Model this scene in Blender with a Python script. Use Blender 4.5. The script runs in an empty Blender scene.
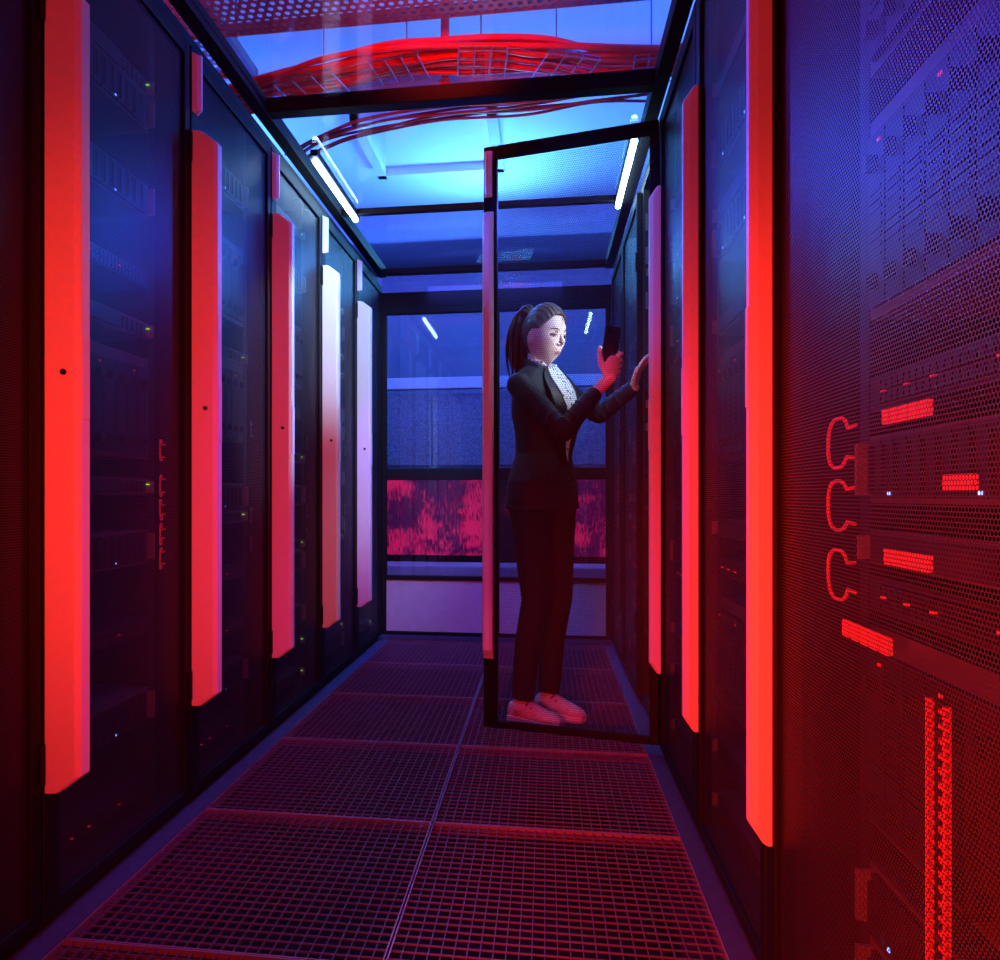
import bpy, bmesh, math, random
from mathutils import Vector, Matrix
random.seed(7)
SC = bpy.context.scene
COL = SC.collection
PI = math.pi
TH = math.radians(8.0); CC, SS = math.cos(TH), math.sin(TH)
F = 760.0; PX = 545 - F*math.tan(TH); PY = 495.0; CZ = 0.87
def on_x(px, py, X):
    t = (px-PX)/F
    Y = X*(CC+t*SS)/(t*CC-SS); d = -X*SS+Y*CC
    return Vector((X, Y, CZ+(PY-py)*d/F))
def on_z(px, py, z):
    d = (z-CZ)*F/(PY-py); u = (px-PX)/F*d
    return Vector((u*CC-d*SS, u*SS+d*CC, z))

# ---------------------------------------------------------------- materials
def mat(name, col, rough=.5, metal=0., emis=None, estr=0., noise=.15, nscale=20., spec=.5, bump=0.):
    m = bpy.data.materials.new(name); m.use_nodes = True
    nt = m.node_tree; b = nt.nodes['Principled BSDF']
    b.inputs['Roughness'].default_value = rough; b.inputs['Metallic'].default_value = metal
    b.inputs['Specular IOR Level'].default_value = spec
    tc = nt.nodes.new('ShaderNodeTexCoord'); n = nt.nodes.new('ShaderNodeTexNoise')
    n.inputs['Scale'].default_value = nscale; nt.links.new(tc.outputs['Object'], n.inputs['Vector'])
    r = nt.nodes.new('ShaderNodeMapRange'); r.inputs['To Min'].default_value = 1-noise; r.inputs['To Max'].default_value = 1+noise
    nt.links.new(n.outputs['Fac'], r.inputs['Value'])
    mx = nt.nodes.new('ShaderNodeVectorMath'); mx.operation = 'SCALE'; mx.inputs[0].default_value = col[:3]
    nt.links.new(r.outputs['Result'], mx.inputs['Scale']); nt.links.new(mx.outputs['Vector'], b.inputs['Base Color'])
    if emis:
        b.inputs['Emission Color'].default_value = (*emis, 1); b.inputs['Emission Strength'].default_value = estr
    if bump:
        bp = nt.nodes.new('ShaderNodeBump'); bp.inputs['Strength'].default_value = bump; bp.inputs['Distance'].default_value = .002
        nt.links.new(n.outputs['Fac'], bp.inputs['Height']); nt.links.new(bp.outputs['Normal'], b.inputs['Normal'])
    return m
def mmath(nt, op, a, b=None):
    n = nt.nodes.new('ShaderNodeMath'); n.operation = op
    for i, v in enumerate((a, b)):
        if v is None: continue
        if isinstance(v, (int, float)): n.inputs[i].default_value = v
        else: nt.links.new(v, n.inputs[i])
    return n.outputs[0]
def perf(name, pitch, r, col, rough=.35, metal=.6):
    m = mat(name, col, rough, metal); nt = m.node_tree
    tc = [n for n in nt.nodes if n.type == 'TEX_COORD'][0]
    sp = nt.nodes.new('ShaderNodeSeparateXYZ'); nt.links.new(tc.outputs['Object'], sp.inputs[0])
    v = mmath(nt, 'DIVIDE', sp.outputs['Z'], pitch*.866)
    par = mmath(nt, 'MULTIPLY', mmath(nt, 'FLOORED_MODULO', mmath(nt, 'FLOOR', v), 2.0), .5)
    u = mmath(nt, 'ADD', mmath(nt, 'DIVIDE', sp.outputs['X'], pitch), par)
    fx = mmath(nt, 'SUBTRACT', mmath(nt, 'FRACT', u), .5)
    fy = mmath(nt, 'MULTIPLY', mmath(nt, 'SUBTRACT', mmath(nt, 'FRACT', v), .5), .866)
    l = mmath(nt, 'SQRT', mmath(nt, 'ADD', mmath(nt, 'MULTIPLY', fx, fx), mmath(nt, 'MULTIPLY', fy, fy)))
    hole = mmath(nt, 'LESS_THAN', l, r)
    tr = nt.nodes.new('ShaderNodeBsdfTransparent'); mx = nt.nodes.new('ShaderNodeMixShader')
    nt.links.new(hole, mx.inputs[0]); nt.links.new(nt.nodes['Principled BSDF'].outputs[0], mx.inputs[1]); nt.links.new(tr.outputs[0], mx.inputs[2])
    nt.links.new(mx.outputs[0], nt.nodes['Material Output'].inputs[0])
    return m
def glassm(name, tint=(.9,.95,1), refl=.12, fk=.3):
    m = bpy.data.materials.new(name); m.use_nodes = True; nt = m.node_tree; nt.nodes.clear()
    o = nt.nodes.new('ShaderNodeOutputMaterial'); mx = nt.nodes.new('ShaderNodeMixShader')
    t = nt.nodes.new('ShaderNodeBsdfTransparent'); t.inputs[0].default_value = (*tint, 1)
    g = nt.nodes.new('ShaderNodeBsdfGlossy'); g.inputs['Roughness'].default_value = .03
    lw = nt.nodes.new('ShaderNodeLayerWeight'); lw.inputs[0].default_value = .2
    f = mmath(nt, 'ADD', mmath(nt, 'MULTIPLY', lw.outputs['Fresnel'], fk), refl)
    nt.links.new(f, mx.inputs[0]); nt.links.new(t.outputs[0], mx.inputs[1]); nt.links.new(g.outputs[0], mx.inputs[2]); nt.links.new(mx.outputs[0], o.inputs[0])
    return m
M = {}
M['strip'] = mat('strip_white_plastic', (.8,.8,.78), .5, noise=.03)
M['black'] = mat('black_powder_coat', (.007,.007,.010), .6, 0, spec=.18)
M['frame'] = mat('rack_interior_black', (.008,.008,.010), .6)
M['perf'] = perf('perforated_door_steel', .0058, .385, (.07,.062,.08), .42, .5)
M['perf_open'] = perf('perforated_open_door_steel', .0084, .468, (.05,.05,.065), .5, .3)
M['server'] = mat('server_grey_steel', (.09,.09,.095), .5, .3, noise=.5, nscale=6)
M['bezel'] = mat('bezel_black', (.018,.018,.020), .5, .2)
M['port'] = mat('port_black', (.01,.01,.01), .4)
M['handle'] = mat('server_handle_metal', (.20,.20,.21), .4, .3)
M['ring'] = mat('red_glow_cable_ring', (.7,.08,.06), .4, emis=(1,.03,.03), estr=.20)  # red light on the rings put into colour and a slight glow
M['ring_dim'] = mat('faint_glow_cable_ring', (.5,.06,.06), .4, emis=(1,.03,.05), estr=.05)  # weaker version of the red light painted on the rings
M['manager'] = mat('slotted_red_glow_manager', (.5,.05,.04), .5, emis=(1,.02,.02), estr=.16)  # red light on the cable manager put into colour and emission
M['redled'] = mat('red_indicator', (.5,.02,.02), .4, emis=(1,.02,.02), estr=.6)
M['greenled'] = mat('green_indicator', (.1,.5,.1), .4, emis=(.4,1,.1), estr=1.0)
M['blueled'] = mat('blue_indicator', (.1,.2,.6), .4, emis=(.15,.35,1), estr=3)
M['grate'] = mat('grating_steel', (.16,.11,.22), .42, .4)
M['gframe'] = mat('grating_frame_steel', (.28,.22,.34), .4, .4)
M['under'] = mat('underfloor_dark', (.002,.0015,.004), .9)
M['conc'] = mat('floor_edge_paint', (.04,.05,.13), .7, nscale=40, noise=.5)
M['ceil'] = mat('white_room_ceiling', (.75,.78,.8), .7, noise=.06, nscale=3)
M['ceilf'] = mat('ceiling_frame_paint', (.3,.33,.4), .6)
M['wall'] = mat('room_wall_paint', (.22,.23,.30), .8)
M['glass'] = glassm('clear_ceiling_glass', (.9,.93,.98), .01, .12)
M['dglass'] = glassm('door_glass', (.8,.82,.9), .05, .3)
M['kick'] = mat('door_kick_panel', (.45,.38,.54), .5)
M['cable'] = mat('red_cable_jacket', (.75,.03,.02), .35)
M['cable_dark'] = mat('dark_red_cable_jacket', (.25,.012,.02), .5)
M['wire'] = mat('zinc_wire', (.26,.26,.32), .4, .6)
M['tube'] = mat('led_tube', (.8,.9,1), .4, emis=(.40,.70,1), estr=34)
M['skin'] = mat('skin', (.74,.52,.45), .5, noise=.04)
M['lip'] = mat('lips', (.5,.18,.18), .45)
M['hair'] = mat('brown_hair', (.085,.045,.032), .42, nscale=60, noise=.5, bump=.6)
M['eye'] = mat('eye_white', (.6,.6,.63), .2)
M['iris'] = mat('iris_dark', (.03,.025,.02), .2)
M['suit'] = mat('black_suit_wool', (.018,.019,.030), .65, nscale=120, noise=.3)
M['lapel'] = mat('lapel_satin_wool', (.010,.010,.016), .45, nscale=120, noise=.3)
M['trous'] = mat('black_trouser_wool', (.012,.010,.014), .8, nscale=120, noise=.3)
M['button'] = mat('button_black', (.02,.02,.02), .25)
M['shoe'] = mat('pale_pink_sneaker', (.72,.44,.46), .7, noise=.35, nscale=70)
M['sole'] = mat('sneaker_sole', (.92,.82,.82), .6)
M['lace'] = mat('sneaker_lace', (.25,.10,.12), .6)
M['phone'] = mat('phone_black', (.01,.01,.012), .25)
M['screen'] = mat('phone_screen', (.1,.1,.1), .2, emis=(.75,.85,1), estr=20)
M['panel'] = mat('grey_acoustic_panel', (.24,.24,.34), .9, nscale=70, noise=1.0)
M['trunk'] = mat('white_trunking', (.7,.72,.8), .5)
M['perf_tray'] = perf('perforated_tray_steel', .035, .28, (.30,.08,.12), .5, .3)
M['shirt'] = mat('white_dotted_shirt', (.8,.8,.82), .7)
nt = M['shirt'].node_tree; b = nt.nodes['Principled BSDF']
vo = nt.nodes.new('ShaderNodeTexVoronoi'); vo.inputs['Scale'].default_value = 62
tc = [n for n in nt.nodes if n.type == 'TEX_COORD'][0]; nt.links.new(tc.outputs['Object'], vo.inputs['Vector'])
rp = nt.nodes.new('ShaderNodeValToRGB'); rp.color_ramp.elements[0].position = .28; rp.color_ramp.elements[0].color = (.03,.03,.05,1)
rp.color_ramp.elements[1].position = .36; rp.color_ramp.elements[1].color = (.8,.8,.83,1)
nt.links.new(vo.outputs['Distance'], rp.inputs[0]); nt.links.new(rp.outputs[0], b.inputs['Base Color'])
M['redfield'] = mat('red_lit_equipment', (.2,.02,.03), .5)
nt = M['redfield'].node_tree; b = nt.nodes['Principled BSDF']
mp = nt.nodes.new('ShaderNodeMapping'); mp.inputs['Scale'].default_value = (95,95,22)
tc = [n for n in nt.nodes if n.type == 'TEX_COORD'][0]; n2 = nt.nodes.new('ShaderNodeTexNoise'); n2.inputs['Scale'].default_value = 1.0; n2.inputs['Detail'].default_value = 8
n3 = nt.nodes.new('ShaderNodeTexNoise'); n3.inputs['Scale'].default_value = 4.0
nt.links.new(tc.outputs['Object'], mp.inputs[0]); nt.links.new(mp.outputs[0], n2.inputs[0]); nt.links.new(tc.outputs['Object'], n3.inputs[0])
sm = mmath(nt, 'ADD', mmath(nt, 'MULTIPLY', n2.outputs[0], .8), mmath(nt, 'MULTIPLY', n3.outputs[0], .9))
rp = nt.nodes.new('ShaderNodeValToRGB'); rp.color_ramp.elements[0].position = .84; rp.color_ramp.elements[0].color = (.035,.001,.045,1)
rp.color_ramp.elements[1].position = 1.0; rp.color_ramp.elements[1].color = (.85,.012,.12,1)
nt.links.new(sm, rp.inputs[0]); nt.links.new(rp.outputs[0], b.inputs['Emission Color']); b.inputs['Emission Strength'].default_value = .9  # red glow and reflected haze painted into the emission by noise

# ---------------------------------------------------------------- helpers
def box(bm, a, b_):
    x0,y0,z0 = a; x1,y1,z1 = b_
    v = [bm.verts.new(p) for p in ((x0,y0,z0),(x1,y0,z0),(x1,y1,z0),(x0,y1,z0),(x0,y0,z1),(x1,y0,z1),(x1,y1,z1),(x0,y1,z1))]
    for f in ((0,3,2,1),(4,5,6,7),(0,1,5,4),(1,2,6,5),(2,3,7,6),(3,0,4,7)): bm.faces.new([v[i] for i in f])
def loft(bm, rings, n=16, close=True):
    prev = None; first = None
    for c, a, b_ in rings:
        c = Vector(c); a = Vector(a); b_ = Vector(b_)
        r = [bm.verts.new(c+a*math.cos(2*PI*i/n)+b_*math.sin(2*PI*i/n)) for i in range(n)]
        if prev:
            for i in range(n): bm.faces.new((prev[i], prev[(i+1)%n], r[(i+1)%n], r[i]))
        else: first = r
        prev = r
    if close:
        bm.faces.new(list(reversed(first))); bm.faces.new(prev)
def frame_of(d):
    d = d.normalized(); up = Vector((0,0,1)) if abs(d.z) < .9 else Vector((0,1,0))
    a = d.cross(up).normalized(); return a, d.cross(a).normalized()
def tube(bm, pts, radii, n=10):
    pts = [Vector(p) for p in pts]
    if isinstance(radii, (int,float)): radii = [radii]*len(pts)
    rings = []; pa = None
    for i, p in enumerate(pts):
        d = (pts[min(i+1,len(pts)-1)]-pts[max(i-1,0)]).normalized()
        if pa is None: a, b_ = frame_of(d)
        else:
            a = (pa - d*pa.dot(d)).normalized(); b_ = d.cross(a).normalized()
        pa = a; rings.append((p, a*radii[i], b_*radii[i]))
    loft(bm, rings, n)
def ell(bm, c, ax, seg=20, rg=14):
    m = Matrix(((ax[0][0],ax[1][0],ax[2][0],c[0]),(ax[0][1],ax[1][1],ax[2][1],c[1]),(ax[0][2],ax[1][2],ax[2][2],c[2]),(0,0,0,1)))
    bmesh.ops.create_uvsphere(bm, u_segments=seg, v_segments=rg, radius=1, matrix=m)
def ball(bm, c, r): ell(bm, c, ((r,0,0),(0,r,0),(0,0,r)), 16, 12)
def limb(bm, pts, radii, n=16):
    tube(bm, pts, radii, n)
    for p, r in zip(pts, radii): ball(bm, p, r)
def smooth_path(pts, k=8):
    pts = [Vector(p) for p in pts]; out = []
    for i in range(len(pts)-1):
        p0 = pts[max(i-1,0)]; p1 = pts[i]; p2 = pts[i+1]; p3 = pts[min(i+2,len(pts)-1)]
        for j in range(k):
            t = j/k
            out.append(.5*((2*p1)+(-p0+p2)*t+(2*p0-5*p1+4*p2-p3)*t*t+(-p0+3*p1-3*p2+p3)*t**3))
    out.append(pts[-1]); return out
def obj(name, bm, m, parent=None, loc=None, smooth=False, bevel=0., off=None):
    if off is not None: bmesh.ops.translate(bm, verts=bm.verts, vec=-Vector(off))
    bmesh.ops.recalc_face_normals(bm, faces=bm.faces)
    me = bpy.data.meshes.new(name); bm.to_mesh(me); bm.free()
    if smooth:
        for p in me.polygons: p.use_smooth = True
    me.materials.append(M[m] if isinstance(m, str) else m)
    o = bpy.data.objects.new(name, me); COL.objects.link(o)
    if parent: o.parent = parent
    if loc is not None: o.location = loc
    if bevel:
        bv = o.modifiers.new('bevel', 'BEVEL'); bv.width = bevel; bv.segments = 2; bv.limit_method = 'ANGLE'
    return o
def boxes(name, lst, m, parent=None, loc=None, bevel=0., off=None):
    bm = bmesh.new()
    for a, b_ in lst: box(bm, a, b_)
    return obj(name, bm, m, parent, loc, bevel=bevel, off=off)
def tag(o, label, cat, group=None):
    o['label'] = label; o['category'] = cat
    if group: o['group'] = group
    return o
def thing(name, label, cat, loc=(0,0,0), rotz=0, group=None):
    o = bpy.data.objects.new(name, None); COL.objects.link(o); o.empty_display_size = .1
    o.location = loc; o.rotation_euler = (0,0,rotz); return tag(o, label, cat, group)
def struct(o): o['kind'] = 'structure'; return o
def remesh(o, vs, it=3):
    r = o.modifiers.new('remesh', 'REMESH'); r.mode = 'VOXEL'; r.voxel_size = vs; r.use_smooth_shade = True
    s = o.modifiers.new('smooth', 'SMOOTH'); s.factor = .5; s.iterations = it
ORD = ['first','second','third','fourth','fifth','sixth','seventh','eighth','ninth','tenth','eleventh','twelfth','thirteenth','fourteenth','fifteenth','sixteenth','seventeenth','eighteenth','nineteenth','twentieth','twenty-first','twenty-second','twenty-third','twenty-fourth']

LX, RX = -.98, .38
# ---------------------------------------------------------------- setting
struct(boxes('floor', [((-3,-1.5,-.45),(3,8,-.30))], 'under'))
struct(boxes('trim_1', [((LX-.02,-.5,-.30),(LX+.042,4.5,-.001))], 'conc'))
struct(boxes('trim_2', [((RX-.036,-.5,-.30),(RX+.02,4.5,-.001))], 'conc'))
struct(boxes('trim_3', [((-3,4.5,-.30),(3,8,-.001))], 'conc'))
CEZ = 2.95
struct(boxes('ceiling', [((-3,-1.5,CEZ),(3,8,CEZ+.1))], 'ceil'))
struct(boxes('wall_back', [((-3,7.2,-.3),(3,7.3,CEZ))], 'wall'))
struct(boxes('wall_left', [((-3.1,-1.5,-.3),(-3,8,CEZ))], 'wall'))
struct(boxes('wall_right', [((3,-1.5,-.3),(3.1,8,CEZ))], 'wall'))

gm = None
rows = [.75+.625*k for k in range(6)]
for ri, y0 in enumerate(rows):
    for ci in range(2):
        x0 = -.936+.64*ci
        side = 'left' if ci == 0 else 'right'
        root = thing('floor_grating', 'square steel floor grating, %s row from the camera, %s of centre seam' % (ORD[ri], side),
                     'floor grating', (x0+.32, y0+.3125, -.03), 0, 'steel floor gratings in the aisle')
        if gm is None:
            W, L = .636, .622
            fr = boxes('frame', [((-W/2,-L/2,0),(W/2,-L/2+.003,.0305)),((-W/2,L/2-.003,0),(W/2,L/2,.0305)),
                                 ((-W/2,-L/2,0),(-W/2+.003,L/2,.0305)),((W/2-.003,-L/2,0),(W/2,L/2,.0305))], 'gframe', root)
            lst = []
            for i in range(1, 26):
                x = -W/2+W*i/26; lst.append(((x-.0008,-L/2,.022),(x+.0008,L/2,.028)))
            for i in range(1, 24):
                y = -L/2+L*i/24; lst.append(((-W/2,y-.0008,.025),(W/2,y+.0008,.0285)))
            br = boxes('bars', lst, 'grate', root)
            gm = (fr, br)
        else:
            for g in gm:
                q = g.copy(); COL.objects.link(q); q.parent = root

# ---------------------------------------------------------------- racks
def strip_mesh(z0, z1, w, p, ch):
    bm = bmesh.new()
    prof = [(0,0),(.004,-p+.010),(.012,-p),(w-.010,-p),(w,-p+.012),(w,0)]
    levels = [(z0, .35),(z0+ch, 1.0),(z1-ch, 1.0),(z1, .35)]
    prev = None; first = None
    for z, k in levels:
        r = [bm.verts.new((x, y*k, z)) for x, y in prof]
        if prev:
            for i in range(len(prof)): bm.faces.new((prev[i], prev[(i+1)%6], r[(i+1)%6], r[i]))
        else: first = r
        prev = r
    bm.faces.new(first); bm.faces.new(list(reversed(prev)))
    return bm
H = 2.18
def make_rack(label, loc, rotz, W, open_ang=0., ring_x=None, ring_zs=(), rail=(.05,.49), p=.072, sw=.05, upper=True, sm='strip', rm='handle', rr=1.0):
    root = thing('server_rack', label, 'server rack', loc, rotz, 'black server racks along the aisle')
    D = .95
    boxes('cabinet_frame', [((.001,.022,0),(.014,D,H)), ((W-.014,.022,0),(W-.001,D,H)), ((.014,.022,H-.05),(W-.014,D,H)),
        ((.014,.022,0),(W-.014,D,.05)), ((.014,D-.02,.05),(W-.014,D,H-.05)),
        ((rail[0]-.03,.045,.05),(rail[0],.075,H-.05)), ((rail[1],.045,.05),(rail[1]+.03,.075,H-.05)),
        ((.014,.022,.05),(.03,.05,H-.05)), ((W-.03,.022,.05),(W-.014,.05,H-.05))], 'frame', root)
    dw = W-.006
    z0, z1 = .03, 2.13
    dl = [((-dw,-.002,z0),(-dw+.05,.02,z1)), ((-.032,-.002,z0),(-.002,.02,z1)),
          ((-dw+.05,-.002,z1-.045),(-.032,.02,z1)), ((-dw+.05,-.002,z0),(-.032,.02,z0+.026))]
    door = boxes('door', dl, 'black', root, (W,0,0), bevel=.003)
    bm = bmesh.new(); vs = [bm.verts.new(q) for q in ((-dw+.048,.008,z0+.024),(-.03,.008,z0+.024),(-.03,.008,z1-.04),(-dw+.048,.008,z1-.04))]; bm.faces.new(vs)
    obj('mesh_panel', bm, 'perf_open' if open_ang else 'perf', door)
    obj('handle_strip', strip_mesh(.28, 1.89, sw, p, .035), sm, door, (-dw,-.002,0), bevel=.002)
    if upper: obj('upper_strip', strip_mesh(1.945, 2.11, .03, .022, .006), sm, door, (-dw+.004,-.002,0))
    boxes('latch', [((-dw+.012,-p-.0035,1.02),(-dw+sw-.012,-p-.001,1.19))], sm, door, bevel=.001)
    bm = bmesh.new(); tube(bm, [(-dw+.001,-p*.6,1.112),(-dw-.003,-p*.6,1.112)], .006, 12); obj('keyhole', bm, 'port', door)
    for zz in (.30, 1.8): boxes('hinge', [((-.012,-.008,zz),(.0,.0,zz+.08))], 'black', door)
    if open_ang: door.rotation_euler = (0,0,open_ang)
    for z in ring_zs:
        bm = bmesh.new(); pts = []; ln = random.uniform(.20,.60); sk = random.uniform(-.25,.25)
        for i in range(33):
            a = ln+(2*PI-2*ln)*i/32; ca, sa = math.cos(a), math.sin(a)
            pts.append((ring_x+rr*(.018*math.copysign(abs(ca)**.7, ca)+sk*.016*sa), .034+.006*(1+ca), z+rr*.031*math.copysign(abs(sa)**.7, sa)))
        pts = [(pts[0][0]+.022, .048, pts[0][2]+.002)]+pts+[(pts[-1][0]+.022, .048, pts[-1][2]-.002)]
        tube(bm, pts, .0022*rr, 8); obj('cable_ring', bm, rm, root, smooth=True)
    return root

SW = .44
def mk_server(kind):
    root = thing('proto', '', 'server')
    def led(lst, m):
        for q in lst: boxes('indicator_light', [q], m, root)
    if kind == 'slim_server':
        h = .043
        boxes('casing', [((0,.004,0),(SW,.5,h))], 'server', root)
        boxes('bezel', [((.02,-.004,.004),(.30,.004,h-.004))]+[((.31+.022*i,-.002,.008),(.325+.022*i,.004,h-.008)) for i in range(5)], 'bezel', root)
        boxes('handle', [((.004,-.014,.006),(.010,.004,h-.006))], 'handle', root)
        boxes('handle', [((SW-.010,-.014,.006),(SW-.004,.004,h-.006))], 'handle', root)
        led([((.425,-.006,.026),(.428,.003,.029))], 'greenled')
    elif kind == 'storage_server':
        h = .087
        boxes('casing', [((0,.004,0),(SW,.5,h))], 'server', root)
        for i in range(12):
            x = .022+i*.033
            boxes('drive_tray', [((x,-.004,.006),(x+.029,.004,h-.006)), ((x+.004,-.010,.012),(x+.011,-.004,h-.014))], 'bezel', root)
        led([((.022+i*.033+.018,-.0055,.010),(.022+i*.033+.023,-.004,.014)) for i in (1,7)], 'blueled')
        boxes('handle', [((.002,-.016,.01),(.008,.004,h-.01))], 'handle', root)
        boxes('handle', [((SW-.008,-.016,.01),(SW-.002,.004,h-.01))], 'handle', root)
    elif kind == 'network_switch':
        h = .043
        boxes('casing', [((0,.004,0),(SW,.4,h))], 'bezel', root)
        boxes('port_row', [((.03+.0155*i,-.001,.006+.017*j),(.042+.0155*i,.004,.019+.017*j)) for i in range(24) for j in range(2)], 'port', root)
        led([((.03+.0155*i,-.002,.0195),(.036+.0155*i,.003,.022)) for i in (1,5,9,17)], 'redled')
    else:
        h = .26
        boxes('casing', [((0,.004,0),(SW,.6,h))], 'server', root)
        for i in range(8):
            x = .02+i*.05
            boxes('blade', [((x,-.006,.012),(x+.046,.004,h-.03)), ((x+.018,-.020,.03),(x+.028,-.006,.05)), ((x+.018,-.020,.18),(x+.028,-.006,.20))]
                  + [((x+.006,-.008,.07+.012*k),(x+.040,-.006,.076+.012*k)) for k in range(8)], 'bezel', root)
        led([((.02+i*.05+.03,-.008,h-.045),(.02+i*.05+.036,-.005,h-.041)) for i in (0,3,6)], 'redled')
    return root, h
protos = {k: mk_server(k) for k in ('slim_server','storage_server','network_switch','blade_chassis')}
desc = {'slim_server':'slim grey server', 'storage_server':'drive-tray server', 'network_switch':'black network switch', 'blade_chassis':'tall blade chassis'}
def place_server(kind, rack, x, z, label):
    p, h = protos[kind]
    r = p.copy(); COL.objects.link(r); r.name = kind
    a = rack.rotation_euler.z
    r.location = Matrix.Rotation(a, 3, 'Z') @ Vector((x, .042, z)) + rack.location; r.rotation_euler = (0,0,a)
    tag(r, label, 'server', 'servers inside the racks')
    for ch in p.children:
        q = ch.copy(); COL.objects.link(q); q.parent = r
    return r
def fill(rack, phrase, x=.05, seq=None):
    if seq is None:
        seq = []; z = .10
        while z < 1.95:
            k = random.choice(['slim_server','slim_server','storage_server','storage_server','network_switch','blade_chassis'])
            seq.append((k, z)); z += protos[k][1] + random.choice([.003,.05,.09,.14])
    n = 0
    for k, z in seq:
        if z+protos[k][1] > 2.1: continue
        place_server(k, rack, x, z, '%s, %s from the bottom in %s' % (desc[k], ORD[n], phrase)); n += 1

lph = ['nearest left rack','second left rack','third left rack','fourth left rack','fifth left rack','farthest left rack']
for k in range(-1, 5):
    Y = 1.37+.63*k
    lab = ['black server rack cut off by the left frame edge',
           'black mesh-door rack with the largest red vertical strip on the left',
           'left black mesh-door rack with all-red strip and small red strip above it',
           'left black rack, third strip from camera, red in front and white beside',
           'left black rack with white strip fading to pink, second from glass door',
           'left black rack with bluish white strip, next to the end glass door'][k+1]
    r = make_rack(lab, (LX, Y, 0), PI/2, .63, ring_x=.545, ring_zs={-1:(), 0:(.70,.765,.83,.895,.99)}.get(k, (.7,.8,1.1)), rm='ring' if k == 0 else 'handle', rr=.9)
    fill(r, lph[k+1])
rph = ['nearest right rack','second right rack','third right rack','the open-door rack','fifth right rack','farthest right rack']
rfar = [1.385, 2.005, 2.625, 3.245, 3.865, 4.485]
rlab = ['big black mesh-door rack filling the right foreground, tallest red strip at its far edge',
        'right black rack between the two nearest red strips',
        'right black rack just before the open door',
        'black rack whose perforated door stands open across the aisle',
        'right black rack just beyond the woman, seen through open door mesh',
        'farthest right black rack beside the end glass door']
for i, Y in enumerate(rfar):
    W = .80 if i == 0 else .62
    r = make_rack(rlab[i], (RX, Y, 0), -PI/2, W, open_ang=math.radians(78) if i == 3 else 0,
                  ring_x=.215 if i == 0 else .545, ring_zs=(.755,.855,.945) if i == 0 else (.6,.75,.9),
                  rail=(.31,.75) if i == 0 else (.05,.49), p=.036 if i < 4 else .012, sw=.040, upper=(i == 3), sm='strip' if i < 4 else 'black',  # white strips made black on the far racks so they look unlit
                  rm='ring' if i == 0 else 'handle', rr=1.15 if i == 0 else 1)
    if i == 0:
        fill(r, rph[i], .31, [('slim_server',.12),('storage_server',.2),('storage_server',.30),('blade_chassis',.44),('network_switch',.72),('slim_server',.78),('storage_server',.86),('network_switch',.98),('blade_chassis',1.10),('blade_chassis',1.42),('slim_server',1.75),('storage_server',1.85)])
    else: fill(r, rph[i])
for p, h in protos.values():
    for ch in list(p.children): bpy.data.objects.remove(ch)
    bpy.data.objects.remove(p)

for j, (px0, py0, px1, py1, what) in enumerate([(882,405,930,420,'upper wide'),(944,474,975,490,'small square'),(884,552,930,568,'middle wide'),(842,628,890,645,'lower left')]):
    XI = .399
    a = on_x(px0, py0, XI); b_ = on_x(px1, py1, XI)
    hgt = abs(on_x((px0+px1)/2, py0, XI).z-on_x((px0+px1)/2, py1, XI).z); zc = on_x((px0+px1)/2, (py0+py1)/2, XI).z; y0, y1 = min(a.y,b_.y), max(a.y,b_.y); n = 5
    o = boxes('indicator_panel', [((-.003, (y1-y0)*k/n-(y1-y0)/2, -hgt/2), (.003, (y1-y0)*(k+.72)/n-(y1-y0)/2, hgt/2)) for k in range(n)], 'redled', None, (XI,(y0+y1)/2,zc))
    tag(o, '%s red glowing indicator panel behind the nearest right mesh door' % what, 'indicator panel', 'red indicator panels in the nearest right rack')
a = on_x(938, 712, .397)
lst = []
for k in range(26):
    z = a.z-(a.z-.26)*k/26
    lst += [((-.003,-.016,z),(.003,-.007,z+.006))]
lst += [((-.003,-.020,.26),(.003,-.015,a.z+.01)), ((-.003,.014,.26),(.003,.020,a.z+.01))]
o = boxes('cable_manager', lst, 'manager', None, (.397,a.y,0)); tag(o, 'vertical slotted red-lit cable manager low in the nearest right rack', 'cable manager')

# ---------------------------------------------------------------- aisle roof
for x, nm in ((LX+.012,'left'),(RX-.012,'right')):
    o = boxes('roof_rail', [((-.022,.3,2.182),(.022,4.5,2.235))], 'black', None, (x,0,0)); tag(o, 'long black roof rail on top of the %s row of racks' % nm, 'rail', 'roof rails')
beams = [(1.58,.03,'nearest'),(2.53,.028,'thick'),(3.49,.016,'thin middle'),(4.46,.02,'farthest')]
for y, t, nm in beams:
    o = boxes('roof_beam', [((LX+.034,-t,2.185),(RX-.034,t,2.185+t*1.8))], 'black', None, (0,y,0), bevel=.003)
    tag(o, '%s black beam crossing the glass aisle roof' % nm, 'beam', 'black roof beams')
for i in range(3):
    y0 = beams[i][0]+beams[i][1]; y1 = beams[i+1][0]-beams[i+1][1]
    o = boxes('roof_pane', [((LX+.034,y0,2.205),(RX-.034,y1,2.211))], 'glass'); tag(o, 'clear glass roof pane, %s from the camera' % ORD[i], 'glass pane', 'glass roof panes')
for x, nm in ((-.885,'left'),(.325,'right')):
    r = thing('tube_light', 'glowing blue-white tube light under the roof on the %s side' % nm, 'light', (x,3.18,2.165), 0, 'roof tube lights')
    boxes('housing', [((-.014,-.34,.015),(.014,.34,.040))], 'black', r)
    bm = bmesh.new(); tube(bm, [(0,-.32,.004),(0,.32,.004)], .012, 12); obj('tube', bm, 'tube', r, smooth=True)
ZB = 2.50
p1 = [on_z(px, py, ZB) for px, py in ((215,110),(265,97),(330,82),(400,66),(470,60),(540,62),(600,70),(665,66),(720,60))]
sp1 = smooth_path(p1, 6)
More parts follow.
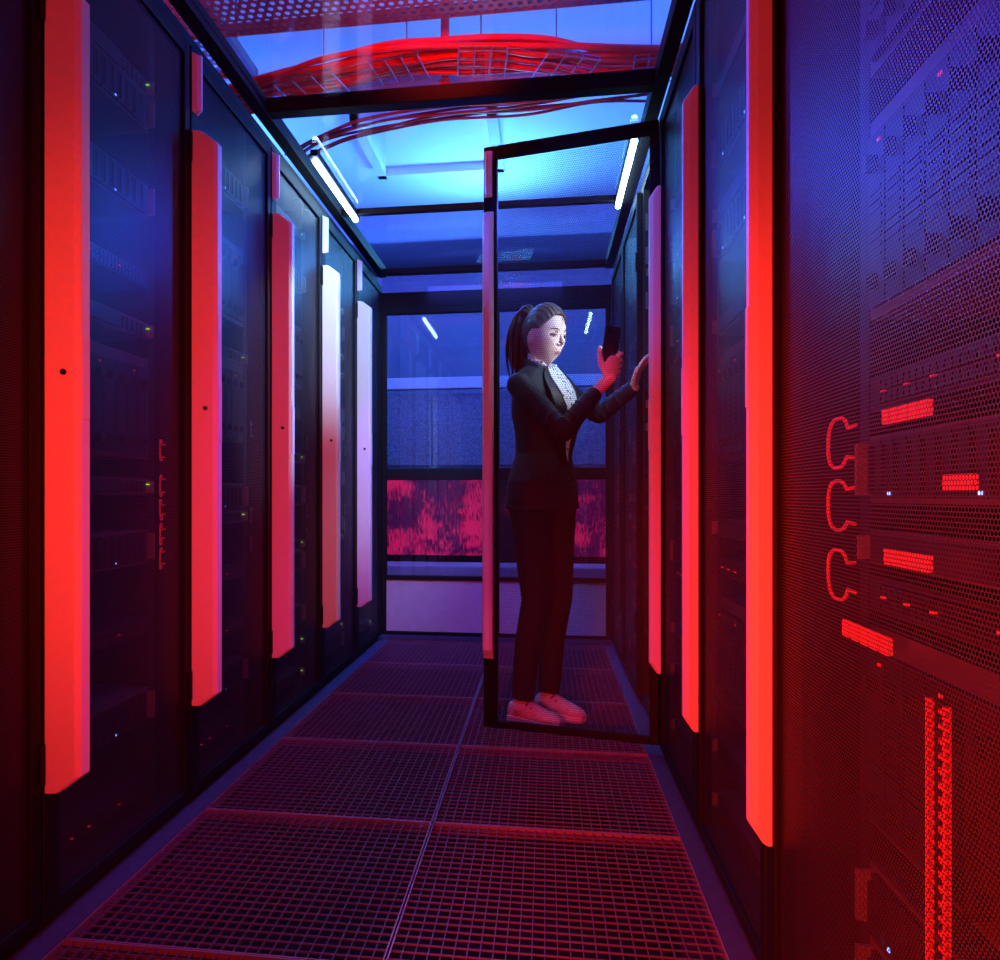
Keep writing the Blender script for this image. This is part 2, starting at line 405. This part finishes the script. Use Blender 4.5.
def basket(a, b_, label, w=.17, h=.13):
    d = (b_-a); L = d.length; d.normalize(); sd = Vector((-d.y,d.x,0)).normalized(); bm = bmesh.new(); up = Vector((0,0,1))
    offs = [(-w/2,h*.12),(-w/2,0),(-w/6,0),(w/6,0),(w/2,0),(w/2,h*.33),(w/2,h*.66),(w/2,h)]
    for u_, v_ in offs: tube(bm, [a+sd*u_+up*v_, b_+sd*u_+up*v_], .0022, 6)
    n = 3
    for i in range(n+1): tube(bm, [a+d*L*i/n+sd*u_+up*v_ for u_, v_ in offs], .0026, 6)
    m_ = (a+b_)/2; tube(bm, [m_+sd*w/2, Vector((m_.x, m_.y, CEZ))+sd*w/2], .003, 6)
    o = obj('cable_basket', bm, 'wire', off=m_, loc=m_); tag(o, label, 'cable tray', 'wire basket sections above the roof')
for i, (i0, i1, w_) in enumerate(((8,13,'leftmost'),(16,20,'second from left'),(23,27,'middle'),(30,35,'fourth from left'),(39,43,'rightmost'))):
    basket(sp1[i0]+Vector((0,0,-.014)), sp1[i1]+Vector((0,0,-.014)), '%s short wire basket section carrying thick red cables' % w_)
for j in range(18):
    ph_ = random.uniform(0, 6); am = random.uniform(.012,.030)
    pp = [p+Vector((random.uniform(-.02,.02), -.10+.0118*j+am*math.sin(ph_+i*1.7), .002+.012*(j%3)+random.uniform(0,.016))) for i, p in enumerate(p1)]
    bm = bmesh.new(); tube(bm, smooth_path(pp, 6), random.choice([.008,.0105,.0115]), 8)
    o = obj('data_cable', bm, 'cable', smooth=True); tag(o, 'thick red cable in the bundle above the nearest glass pane', 'cable', 'thick red cables in the wire basket')
p2 = [on_z(px, py, 2.42) for px, py in ((295,160),(330,140),(380,124),(450,114),(520,108),(600,98),(660,92))]
for j in range(7):
    pp = [p+Vector((random.uniform(-.03,.03), -.06+.018*j+random.uniform(-.02,.02), .01*(j%2))) for p in p2]
    bm = bmesh.new(); tube(bm, smooth_path(pp, 6), .0055, 6)
    o = obj('thin_cable', bm, 'cable_dark', smooth=True); tag(o, 'thin dark red cable in the loose run just beyond the thick roof beam', 'cable', 'thin red cables beyond the thick beam')
def perf_sheet(name, parent, x0, x1, y0, y1):
    bm = bmesh.new(); bm.faces.new([bm.verts.new(p) for p in ((x0,0,y0),(x1,0,y0),(x1,0,y1),(x0,0,y1))])
    o = obj(name, bm, 'perf_tray', parent, (0,0,.002)); o.rotation_euler = (-PI/2,0,0); return o
q = on_z(380, 24, 2.62)
tr = thing('cable_tray', 'flat perforated metal cable tray crossing above the roof at the top edge', 'cable tray', (0,q.y,2.62))
boxes('side_rails', [((-2,-.30,0),(2,-.296,.05)),((-2,-.004,0),(2,0,.05))]+[((x-.004,-.004,0),(x+.004,.004,CEZ-2.62)) for x in (-1.3,.5)], 'wire', tr)
# local z runs towards -y after the turn, so the sheet is laid at z 0.002..0.296
perf_sheet('perforated_base', tr, -2, 2, -.296, -.002)
tr = thing('ceiling_baffle', 'red-lit perforated metal sheet hanging over the near left racks', 'ceiling panel', (0,0,2.66))
perf_sheet('perforated_sheet', tr, -2.9, -1.22, 1.6, 3.1)
boxes('edge_frame', [((-1.235,1.6,-.01),(-1.215,3.1,.03)), ((-2.9,3.09,-.01),(-1.215,3.11,.03))]+[((-1.23,y,.03),(-1.222,y+.008,CEZ-2.66)) for y in (1.8,2.9)], 'wire', tr)
q = on_z(445, 86, 2.52)
bm = bmesh.new(); tube(bm, [(0,0,0),(0,0,CEZ-2.52)], .018, 14); tube(bm, [(0,0,0),(0,0,.02)], .028, 14)
tag(obj('hanger_pole', bm, 'cable', None, q, smooth=True), 'red vertical pole hanging from the ceiling by the cables', 'pole')
def frame_rect(x0,y0,x1,y1,t,z0,z1): return [((x0,y0,z0),(x1,y0+t,z1)),((x0,y1-t,z0),(x1,y1,z1)),((x0,y0,z0),(x0+t,y1,z1)),((x1-t,y0,z0),(x1,y1,z1))]
o = boxes('ceiling_cassette', frame_rect(-1.05,4.0,-.25,4.75,.06,CEZ-.07,CEZ-.001)+[((-.99,4.06,CEZ-.02),(-.31,4.69,CEZ-.005))], 'ceil', bevel=.004); tag(o, 'square pale ceiling unit seen through the middle glass pane', 'ceiling unit')
o = boxes('ceiling_duct', [((-2.9,5.5,CEZ-.22),(2.9,6.2,CEZ-.001))], 'ceilf', bevel=.02); tag(o, 'deep blue-lit duct crossing the ceiling near the far end', 'duct')
o = boxes('ceiling_channel', frame_rect(-2.2,1.9,1.6,3.75,.05,CEZ-.06,CEZ-.001), 'wire', bevel=.01); tag(o, 'rectangular metal channel frame on the ceiling over the cables', 'ceiling frame')

# ---------------------------------------------------------------- end doors
def leaf(n, x0, x1):
    y = 4.50
    r = boxes('door_%d' % n, [((x0,y,.03),(x0+.03,y+.04,2.0)),((x1-.03,y,.03),(x1,y+.04,2.0)),((x0+.03,y,.96),(x1-.03,y+.04,1.03)),
        ((x0+.03,y,.03),(x1-.03,y+.04,.05)),((x0+.03,y,1.96),(x1-.03,y+.04,2.0)),((x0+.03,y,.36),(x1-.03,y+.04,.385))], 'black', bevel=.003)
    struct(r)
    boxes('glass_pane', [((x0+.03,y+.016,1.03),(x1-.03,y+.022,1.96))], 'dglass', r)
    boxes('glass_pane', [((x0+.03,y+.016,.385),(x1-.03,y+.022,.96))], 'dglass', r)
    boxes('kick_panel', [((x0+.03,y+.01,.05),(x1-.03,y+.03,.36))], 'kick', r)
leaf(1, LX, -.302); leaf(2, -.298, RX)
struct(boxes('trim_4', [((LX,4.5,2.0),(RX,4.56,2.09))], 'black'))
struct(boxes('trim_5', [((LX,4.49,0),(RX,4.56,.028))], 'conc'))
struct(boxes('window_1', [((LX,4.52,2.09),(RX,4.526,2.19))], 'dglass'))
o = boxes('cable_trunking', [((-2,5.3,1.62),(1.6,5.38,1.70))], 'trunk', bevel=.004); tag(o, 'pale horizontal trunking on the wall beyond the glass door', 'trunking')
o = boxes('acoustic_panel', [((-1.18,5.34,1.08),(-.80,5.40,1.585)),((-.79,5.34,1.08),(-.42,5.40,1.585))], 'panel', bevel=.004); tag(o, 'grey-blue textured wall panel seen through the left door leaf', 'wall panel', 'textured panels beyond the door')
o = boxes('acoustic_panel', [((-.38,5.34,1.08),(.9,5.40,1.585))], 'panel', bevel=.004); tag(o, 'grey-blue textured wall panel seen through the right door leaf', 'wall panel', 'textured panels beyond the door')
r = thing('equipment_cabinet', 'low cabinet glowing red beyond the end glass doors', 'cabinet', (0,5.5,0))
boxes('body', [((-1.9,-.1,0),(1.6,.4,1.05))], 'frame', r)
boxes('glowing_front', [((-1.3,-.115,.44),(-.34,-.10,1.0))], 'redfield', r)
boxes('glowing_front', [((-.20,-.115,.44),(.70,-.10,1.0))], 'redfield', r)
o = boxes('low_bench', [((-1.7,5.0,.0),(1.5,5.3,.40))], 'kick', bevel=.01); tag(o, 'pale low ledge just behind the end glass doors', 'ledge')
struct(boxes('wall_partition', [((-3,5.91,0),(3,5.97,2.6))], 'wall'))

# ---------------------------------------------------------------- woman
R0 = Vector((-.01, 3.0, 0))
PH = math.radians(35)
fw = Vector((math.cos(PH), -math.sin(PH), 0)); lf = Vector((math.sin(PH), math.cos(PH), 0)); UP = Vector((0,0,1))
def J(f, l, z): return R0 + fw*f + lf*l + UP*z
woman = thing('person', 'woman in a black suit with ponytail holding up a phone behind the open door', 'person', R0)
Rs, Ls = J(0,-.152,1.284), J(0,.152,1.284)
Re, Rw = Vector((.062,2.745,1.095)), Vector((.180,2.81,1.240))
Le, Lw = Vector((.225,3.23,1.205)), Vector((.350,3.11,1.300))
Rh, Lh = J(0,-.085,.86), J(0,.085,.86)
Rk, Lk = J(.03,-.085,.47), J(.025,.075,.47)
Ra, La = Vector((-.085,2.93,.09)), Vector((.015,3.05,.09))
Hc = Vector((-.002,2.985,1.488))
hp = math.radians(45); pit = math.radians(11)
hf = Vector((math.cos(hp)*math.cos(pit), -math.sin(hp)*math.cos(pit), -math.sin(pit))); hl = Vector((math.sin(hp), math.cos(hp), 0)); hu = hf.cross(hl).normalized()
def Hd(f, l, u): return Hc + hf*f + hl*l + hu*u
torso = [(.84,.0,.150,.10),(.92,.0,.156,.112),(1.03,.005,.122,.090),(1.10,.01,.126,.096),(1.19,.015,.144,.115),(1.26,.01,.152,.098),(1.31,.0,.150,.078),(1.345,-.005,.100,.06),(1.37,-.01,.052,.052)]
bm = bmesh.new()
loft(bm, [(J(o_,0,z), lf*(a*.88), fw*(b_*.86)) for z, o_, a, b_ in torso], 28)
limb(bm, [J(-.01,0,1.30), Hd(-.018,0,-.06)], [.045,.042])
limb(bm, [Rs, Re, Rw], [.040,.034,.023]); limb(bm, [Ls, Le, Lw], [.040,.034,.023])
for h_, k_, a_ in ((Rh,Rk,Ra),(Lh,Lk,La)): limb(bm, [h_, (h_+k_)/2, k_, (k_+a_)/2+Vector((-.01,0,.03)), a_], [.078,.064,.044,.042,.030])
for a_ in (Ra, La): limb(bm, [a_+Vector((0,0,-.04)), a_+fw*.10+Vector((0,0,-.055))], [.03,.020])
G = lambda x, s: math.exp(-(x/s)**2)
def head_pt(n, k=1.0):
    f, l, u = n
    F_ = .092*f; L_ = .070*l; U_ = .116*u
    if u < 0:
        t = -u; L_ *= 1-.40*t*t-.10*t
        if f < 0: F_ *= 1-.45*t
        else: F_ *= 1+.08*t
    if u > 0 and f < 0: F_ *= 1.08
    if f > .3 and k == 1.0:
        F_ -= .009*G(abs(l)-.40,.19)*G(u-.05,.12)
        F_ += .005*G(l,.5)*G(u-.27,.10)
        F_ += .003*G(abs(l)-.55,.20)*G(u+.16,.14)
        F_ += .0015*G(l,.20)*G(u+.54,.10)
        F_ -= .002*G(l,.25)*G(u+.72,.06)
        F_ += .004*G(l,.26)*G(u+.88,.10)
    return F_*k, L_*k, U_*k
hb = bmesh.new(); bmesh.ops.create_uvsphere(hb, u_segments=80, v_segments=60, radius=1)
hb.verts.index_update(); vm = {}
for v in hb.verts: vm[v.index] = bm.verts.new(Hd(*head_pt(v.co)))
for f in hb.faces: bm.faces.new([vm[v.index] for v in f.verts])
hb.free()
def hell(bm, c, r): ell(bm, Hd(*c), (hf*r[0], hl*r[1], hu*r[2]), 16, 12)
tube(bm, [Hd(.083,0,.022), Hd(.095,0,-.003), Hd(.107,0,-.023), Hd(.099,0,-.034)], [.0055,.0066,.0080,.0066], 12)
for s in (-1,1):
    hell(bm, (.094,s*.009,-.030), (.008,.0056,.0046))
    hell(bm, (-.006,s*.068,-.010), (.017,.008,.029))
pc = Vector((.234,2.80,1.402)); pn = Vector((-.62,.74,.18)).normalized(); pw = pn.cross(UP).normalized(); pu = pw.cross(pn).normalized()
if pw.x < 0: pw = -pw
if pu.z < 0: pu = -pu
def Pp(w, u, n): return pc + pw*w + pu*u + pn*n
palm = Pp(-.002,-.070,-.022)
ell(bm, palm, (pw*.036, pu*.044, pn*.013)); limb(bm, [Rw, Pp(-.004,-.105,-.022)], [.023,.023])
for i, (r_, ln) in enumerate(((.0075,.9),(.0082,1.0),(.0082,1.0),(.0078,.92))):
    u0 = -.090+.0215*i
    pts = [Pp(.022,u0,-.020), Pp(.045,u0+.008,-.014), Pp(.0475,u0+.012,.006), Pp(.047-.024*ln,u0+.012,.0145)]
    limb(bm, pts, [.0088,r_*.95,r_*.88,r_*.80], 10)
limb(bm, [Pp(-.020,-.098,-.020), Pp(-.043,-.062,-.010), Pp(-.046,-.030,.002), Pp(-.038,-.006,.014)], [.014,.0115,.0098,.0085], 10)
hd = Vector((.30,-.15,.90)).normalized(); ha = Vector((.30,.92,.10)); ha = (ha-hd*ha.dot(hd)).normalized(); hn = hd.cross(ha)
lp = Lw+hd*.042
ell(bm, lp, (hd*.042, ha*.033, hn*.013))
for i, ln in enumerate((.050,.062,.068,.060)):
    o_ = .027-.0188*i
    b0 = lp+ha*o_+hd*.027
    limb(bm, [b0, b0+hd*ln*.5+Vector((.004,0,0)), b0+hd*ln*.8+Vector((.012,0,0)), b0+hd*ln+Vector((.018,0,-.004))], [.0085,.0076,.0070,.0064], 10)
b0 = lp-ha*.024-hd*.027
limb(bm, [b0, b0-ha*.022+hd*.018, b0-ha*.030+hd*.040, b0-ha*.028+hd*.058], [.012,.0105,.009,.008], 10)
body = obj('body', bm, 'skin', woman, off=R0); remesh(body, .0026, 2)
def part(name, bm, m, sm=True, rem=None):
    o = obj(name, bm, m, woman, off=R0, smooth=sm)
    if rem: remesh(o, rem, 4)
    return o
for s in (-1,1):
    bm = bmesh.new(); hell(bm, (.0728,s*.0285,.002), (.0085,.0125,.0046)); e = part('eye', bm, 'eye')
    bm = bmesh.new(); hell(bm, (.0783,s*.0285,.0006), (.0042,.0054,.0044)); obj('iris', bm, 'iris', e, off=R0, smooth=True)
    bm = bmesh.new(); tube(bm, [Hd(.0785,s*.015,.003), Hd(.0835,s*.022,.0058), Hd(.0825,s*.032,.0062), Hd(.0745,s*.042,.003)], [.0016,.0026,.0028,.0016], 8); part('eyelashes', bm, 'hair')
    bm = bmesh.new(); tube(bm, [Hd(.0905,s*.011,.0225), Hd(.0895,s*.026,.0275), Hd(.0755,s*.045,.0225)], [.0022,.0028,.0015], 8); part('eyebrow', bm, 'hair')
bm = bmesh.new(); hell(bm, (.0835,0,-.0585), (.0045,.0165,.0028)); hell(bm, (.0830,0,-.0640), (.0050,.0140,.0034)); part('lips', bm, 'lip')
hb = bmesh.new(); bmesh.ops.create_uvsphere(hb, u_segments=120, v_segments=90, radius=1)
dele = []
for v in hb.verts:
    f, l, u = v.co
    lim = .66 - .60*abs(l)**2.4
    side = f > -.05-.35*max(0,.05-u) and u < .16
    if (f > .05 and u < lim) or side or (u < -.30 and f > -.35) or u < -.60: dele.append(v)
bmesh.ops.delete(hb, geom=dele, context='VERTS')
for v in hb.verts:
    k = 1.10 if v.co.z > -.1 else 1.07
    k += .014*math.sin(v.co.y*34+v.co.z*6)
    v.co = Hd(*head_pt(v.co, k))
hair = part('hair', hb, 'hair'); so = hair.modifiers.new('solid','SOLIDIFY'); so.thickness = .014; so.offset = -1
remesh(hair, .0026, 2)
bm = bmesh.new()
for j in range(28):
    a_ = 2*PI*j/28; r1 = .018+.020*(j%3)/1.5; ca, sa = math.cos(a_), math.sin(a_); jt_ = random.uniform(-.010,.010); ln = random.uniform(.85,1.2)
    pts = [Hd(-.085,.004*ca,.074+.004*sa), Hd(-.108,r1*.6*ca,.092+r1*.5*sa), Hd(-.134+.4*r1*sa,r1*ca,.060+r1*.3*sa), Hd(-.134+r1*1.0*sa,r1*1.2*ca,-.01), Hd(-.124+r1*1.0*sa+jt_,r1*1.2*ca+jt_,-.080*ln), Hd(-.108+r1*.7*sa+jt_,r1*.9*ca,-.165*ln)]
    sp_ = smooth_path(pts, 5); nn = len(sp_)
    tube(bm, sp_, [.0090*(1-.78*max(0,(i_/nn-.5)/.5)) for i_ in range(nn)], 7)
part('ponytail', bm, 'hair')
bm = bmesh.new(); tube(bm, [Hd(-.092,0,.078), Hd(-.102,0,.084)], .017, 14); part('hair_tie', bm, 'button')
bm = bmesh.new()
jt = [(.815,.0,.170,.128),(.87,.0,.167,.124)]+[(z,o_,a*1.04,b_*1.08) for z,o_,a,b_ in torso[1:7]]+[(1.345,-.008,.118,.068),(1.372,-.014,.060,.058)]
loft(bm, [(J(o_,0,z), lf*a, fw*b_) for z,o_,a,b_ in jt], 32)
for s_, e_, w_ in ((Rs,Re,Rw),(Ls,Le,Lw)):
    mid = (s_+e_)/2; fm = (e_+w_)/2; d1 = (w_-e_).normalized()
    limb(bm, [s_, mid, e_], [.047,.044,.038])
    for t_, rr in ((.30,.0490),(.45,.0485),(.62,.050),(.80,.049),(.93,.046)):
        c_ = s_*(1-t_)+e_*t_; d_ = ((e_-s_).normalized()+Vector((0,0,.35))).normalized(); a_, b_ = frame_of(d_); ell(bm, c_, (a_*rr, b_*rr*.95, d_*.006))
    for t_, rr in ((.14,.046),(.32,.044),(.6,.041),(.8,.037)):
        c_ = e_*(1-t_)+w_*t_; d_ = (d1+Vector((.3,0,0))).normalized(); a_, b_ = frame_of(d_); ell(bm, c_, (a_*rr, b_*rr, d_*.006))
    tube(bm, [e_, fm, w_+d1*.004], [.038,.035,.030], 18)
tube(bm, smooth_path([J(.072,-.018,1.25), J(.060,-.052,1.31), J(.02,-.066,1.365), J(-.045,-.045,1.392), J(-.066,0,1.398), J(-.045,.045,1.392), J(.02,.066,1.365), J(.060,.052,1.31), J(.072,.018,1.25)], 4), .010, 8)
part('jacket', bm, 'suit', rem=.004)
def torso_at(z, ang, extra):
    for a, b_ in zip(jt, jt[1:]):
        if a[0] <= z <= b_[0]:
            t = (z-a[0])/(b_[0]-a[0]); v = [a[i]*(1-t)+b_[i]*t for i in range(4)]; break
    else: v = jt[-1]
    return J(v[1],0,z)+fw*(v[3]+extra)*math.cos(ang)+lf*(v[2]+extra)*math.sin(ang)
def patch(name, z0, z1, fa, fb, extra, m, n=14, k=8):
    bm = bmesh.new(); g = []
    for i in range(n+1):
        z = z0+(z1-z0)*i/n; a, b_ = fa(i/n), fb(i/n)
        g.append([bm.verts.new(torso_at(z, a+(b_-a)*j/k, extra)) for j in range(k+1)])
    for i in range(n):
        for j in range(k): bm.faces.new((g[i][j], g[i][j+1], g[i+1][j+1], g[i+1][j]))
    o = part(name, bm, m); s = o.modifiers.new('s','SOLIDIFY'); s.thickness = .004; s.offset = 1; return o
vtop = .52
patch('shirt', 1.00, 1.37, lambda t: -.06-vtop*t*.8, lambda t: .06+vtop*t*.8, .004, 'shirt')
patch('lapel', 1.00, 1.36, lambda t: -.07-vtop*t*.8-.34*math.sin(PI*min(1,t*.8+.1)), lambda t: -.05-vtop*t*.78, .010, 'lapel')
patch('lapel', 1.00, 1.36, lambda t: .05+vtop*t*.78, lambda t: .07+vtop*t*.8+.34*math.sin(PI*min(1,t*.8+.1)), .010, 'lapel')
patch('pocket_flap', .915, .945, lambda t: -1.25, lambda t: -.75, .004, 'lapel', 3, 6)
bm = bmesh.new()
for s in (-1,1):
    tube(bm, [J(-.05,s*.02,1.392), J(-.02,s*.052,1.392), J(.03,s*.044,1.375), J(.064,s*.010,1.335)], [.006,.008,.009,.004], 10)
part('shirt_collar', bm, 'shirt')
for z in (.985,.93):
    bm = bmesh.new(); tube(bm, [torso_at(z,0,.004), torso_at(z,0,.012)], .009, 12); part('jacket_button', bm, 'button')
bm = bmesh.new()
loft(bm, [(J(0,0,.80), lf*.14, fw*.105), (J(0,0,.90), lf*.150, fw*.112), (J(.003,0,.99), lf*.125, fw*.095)], 28)
for h_, k_, a_ in ((Rh,Rk,Ra),(Lh,Lk,La)):
    limb(bm, [h_+Vector((0,0,-.02)), (h_+k_)/2, k_], [.086,.070,.055]); tube(bm, [k_, (k_+a_)/2+Vector((-.006,0,.02)), a_+Vector((0,0,.0))], [.055,.050,.044], 20)
part('trousers', bm, 'trous', rem=.006)
for a_, dr in ((Ra, Vector((.86,-.50,0)).normalized()), (La, Vector((.80,-.60,0)).normalized())):
    sd = Vector((-dr.y, dr.x, 0)); heel = Vector((a_.x,a_.y,0))-dr*.055
    bm = bmesh.new()
    prof = [(0,.022,.052,.035),(.03,.033,.062,.045),(.07,.034,.066,.05),(.105,.034,.052,.042),(.145,.038,.040,.032),(.18,.037,.034,.025),(.208,.028,.030,.018),(.220,.012,.026,.009)]
    loft(bm, [(heel+dr*x+UP*(.018+h_*.5), sd*w, UP*h_) for x,w,h__,h_ in prof], 20)
    tube(bm, [a_+Vector((0,0,-.055)), a_+Vector((0,0,-.012))], [.040,.037], 18)
    sh = part('sneaker', bm, 'shoe')
    bm = bmesh.new()
    out = [(x,w+.005) for x,w,_,_ in prof]
    pts = [(x,w) for x,w in out]+[(x,-w) for x,w in reversed(out)]
    ring0 = [bm.verts.new(heel+dr*x+sd*w) for x,w in pts]; ring1 = [bm.verts.new(heel+dr*x+sd*w+UP*.024) for x,w in pts]
    n = len(pts)
    for i in range(n): bm.faces.new((ring0[i],ring0[(i+1)%n],ring1[(i+1)%n],ring1[i]))
    bm.faces.new(ring0); bm.faces.new(list(reversed(ring1)))
    obj('sole', bm, 'sole', sh, off=R0)
    bm = bmesh.new()
    for q_ in range(4):
        x = .088+.020*q_; tube(bm, [heel+dr*x+sd*.028+UP*(.074-.010*q_), heel+dr*x+UP*(.087-.011*q_), heel+dr*x-sd*.028+UP*(.074-.010*q_)], .0042, 6)
    obj('laces', bm, 'lace', sh, off=R0)
ph = thing('phone', 'black smartphone held upright in the woman\'s raised hand', 'phone', pc)
ph.rotation_mode = 'QUATERNION'
mrot = Matrix((pw, (pu.cross(pw)), pu)).transposed(); ph.rotation_quaternion = mrot.to_quaternion()
sgn = 1 if (pu.cross(pw)).dot(pn) > 0 else -1
boxes('case', [((-.037,-.0045,-.074),(.037,.0045,.074))], 'phone', ph, bevel=.003)
boxes('screen', [((-.033,sgn*.0048 - .0003,-.068),(.033,sgn*.0048+.0003,.068))], 'screen', ph)
boxes('camera_lens', [((-.030,-sgn*.0065-.0015,.045),(-.008,-sgn*.0065+.0015,.066))], 'bezel', ph, bevel=.001)

# ---------------------------------------------------------------- lights
def area(name, loc, target, size, power, col, sy=None):
    l = bpy.data.lights.new(name, 'AREA'); l.energy = power; l.color = col; l.size = size
    if sy: l.shape = 'RECTANGLE'; l.size_y = sy
    o = bpy.data.objects.new(name, l); COL.objects.link(o); o.location = loc
    o.rotation_euler = (Vector(target)-Vector(loc)).to_track_quat('-Z','Y').to_euler(); return o
def spot(name, loc, target, ang, power, col, r=.03, blend=.6):
    l = bpy.data.lights.new(name, 'SPOT'); l.energy = power; l.color = col; l.shadow_soft_size = r; l.spot_size = math.radians(ang); l.spot_blend = blend
    o = bpy.data.objects.new(name, l); COL.objects.link(o); o.location = loc
    o.rotation_euler = (Vector(target)-Vector(loc)).to_track_quat('-Z','Y').to_euler(); return o
RED = (1,.026,.004); BLUE = (.03,.12,1); PUR = (.26,.045,1)
area('red_key', (-.35,-.3,.75), (-.6,3,1.0), .12, 20, RED)
spot('red_left_strips', (-.1,-.2,1.1), (-.95,1.95,1.0), 46, 82, (1,.03,.004), .04, .9)  # added spot to redden the left strips, no fixture there
area('blue_down', (-.3,3.9,2.16), (-.3,3.7,0), .6, 14, (.05,.16,1))  # added fill that brings blue to the far racks
area('blue_ceiling', (-1.9,4.2,2.35), (-.6,4.6,2.95), .8, 80, BLUE)
area('cyan_ceiling', (-.3,5.0,2.35), (-.5,4.4,2.95), .4, 32, (.12,.5,1))
area('blue_right', (1.6,4.4,2.35), (-.0,4.6,2.95), .8, 50, (.04,.20,1))
area('blue_ceiling_near', (1.3,2.7,2.35), (.0,3.1,2.95), .5, 60, (.03,.10,1))
spot('red_ceiling', (-1.7,1.8,2.3), (-1.5,2.2,2.95), 95, 80, RED, .1)
spot('red_cables', (-.3,2.0,2.28), (-.35,2.75,2.55), 78, 48, RED, .05)
area('beyond_blue', (-.3,4.75,2.3), (-.3,5.6,1.2), .8, 11, (.09,.12,1))
spot('kick_purple', (-.6,3.2,2.1), (-.6,4.5,.2), 45, 70, PUR, .02)
spot('violet_right', (-.5,2.2,2.1), (.45,1.0,1.60), 52, 20, (.14,.05,1))  # added spot that tints the nearest right door violet
spot('blue_right_doors', (-.75,3.0,2.1), (.38,1.85,1.6), 42, 75, (.02,.06,1))  # extra unseen spot, puts blue on the right doors
spot('blue_left', (.1,3.3,2.1), (-1.0,2.1,1.6), 75, 60, (.015,.07,1))  # unseen spot put in to turn the left rack tops blue
spot('blue_open_door', (-.55,1.9,2.1), (.1,2.65,1.75), 45, 30, (.02,.12,1))
spot('magenta_left', (.2,1.0,.45), (-1.0,1.85,.6), 75, 22, (1,.015,.06))  # added low spot, gives the left racks a magenta cast
spot('white_left', (-.45,2.55,2.12), (-.95,3.75,1.5), 54, 80, (.38,.60,1))  # unseen spot added to whiten the far left strips
spot('white_left_side', (.15,3.0,2.12), (-.93,2.68,1.35), 30, 100, (.45,.62,1))  # second added spot, whitens the side of the third strip
spot('magenta_floor', (-.3,1.9,2.1), (-.3,1.9,0), 80, 34, (.55,.03,.65), .02)  # spot added overhead to tint the gratings purple
spot('blue_floor_far', (-.3,3.3,2.1), (-.3,3.8,0), 60, 28, (.12,.10,1), .02)
spot('red_low_right', (-.45,.35,.55), (.45,1.0,.32), 105, 175, (1,.02,.012))  # additional unseen red spot for the low right mesh
spot('phone_glow', pc+pn*.02, Hc, 75, 1.8, (.6,.8,1), .03)  # lamp added at the screen to strengthen its light on the face
spot('cool_face', (.30,2.74,1.86), Hc+Vector((.01,0,-.05)), 44, 15, (.42,.66,1), .03)  # added cool spot to brighten the face, no fixture there
spot('red_hand', (.0,1.6,.9), pc+Vector((0,0,-.05)), 9, 50, RED, .03)  # added narrow spot, reddens the hand with the phone
spot('pink_shoes', (-.25,2.2,.9), (0,2.98,.02), 26, 4, (1,.08,.16), .03)
w = bpy.data.worlds.new('world'); SC.world = w; w.use_nodes = True
w.node_tree.nodes['Background'].inputs[0].default_value = (.05,.01,.12,1); w.node_tree.nodes['Background'].inputs[1].default_value = .06
SC.view_settings.view_transform = 'Standard'; SC.view_settings.look = 'None'; SC.view_settings.exposure = 0

cam = bpy.data.cameras.new('camera'); co = bpy.data.objects.new('camera', cam); COL.objects.link(co)
co.location = (0,0,CZ); co.rotation_euler = (PI/2,0,TH)
cam.sensor_fit = 'HORIZONTAL'; cam.sensor_width = 36; cam.lens = 36*F/1000
cam.shift_x = (500-PX)/1000; cam.shift_y = (PY-480)/1000; cam.clip_start = .02
SC.camera = co
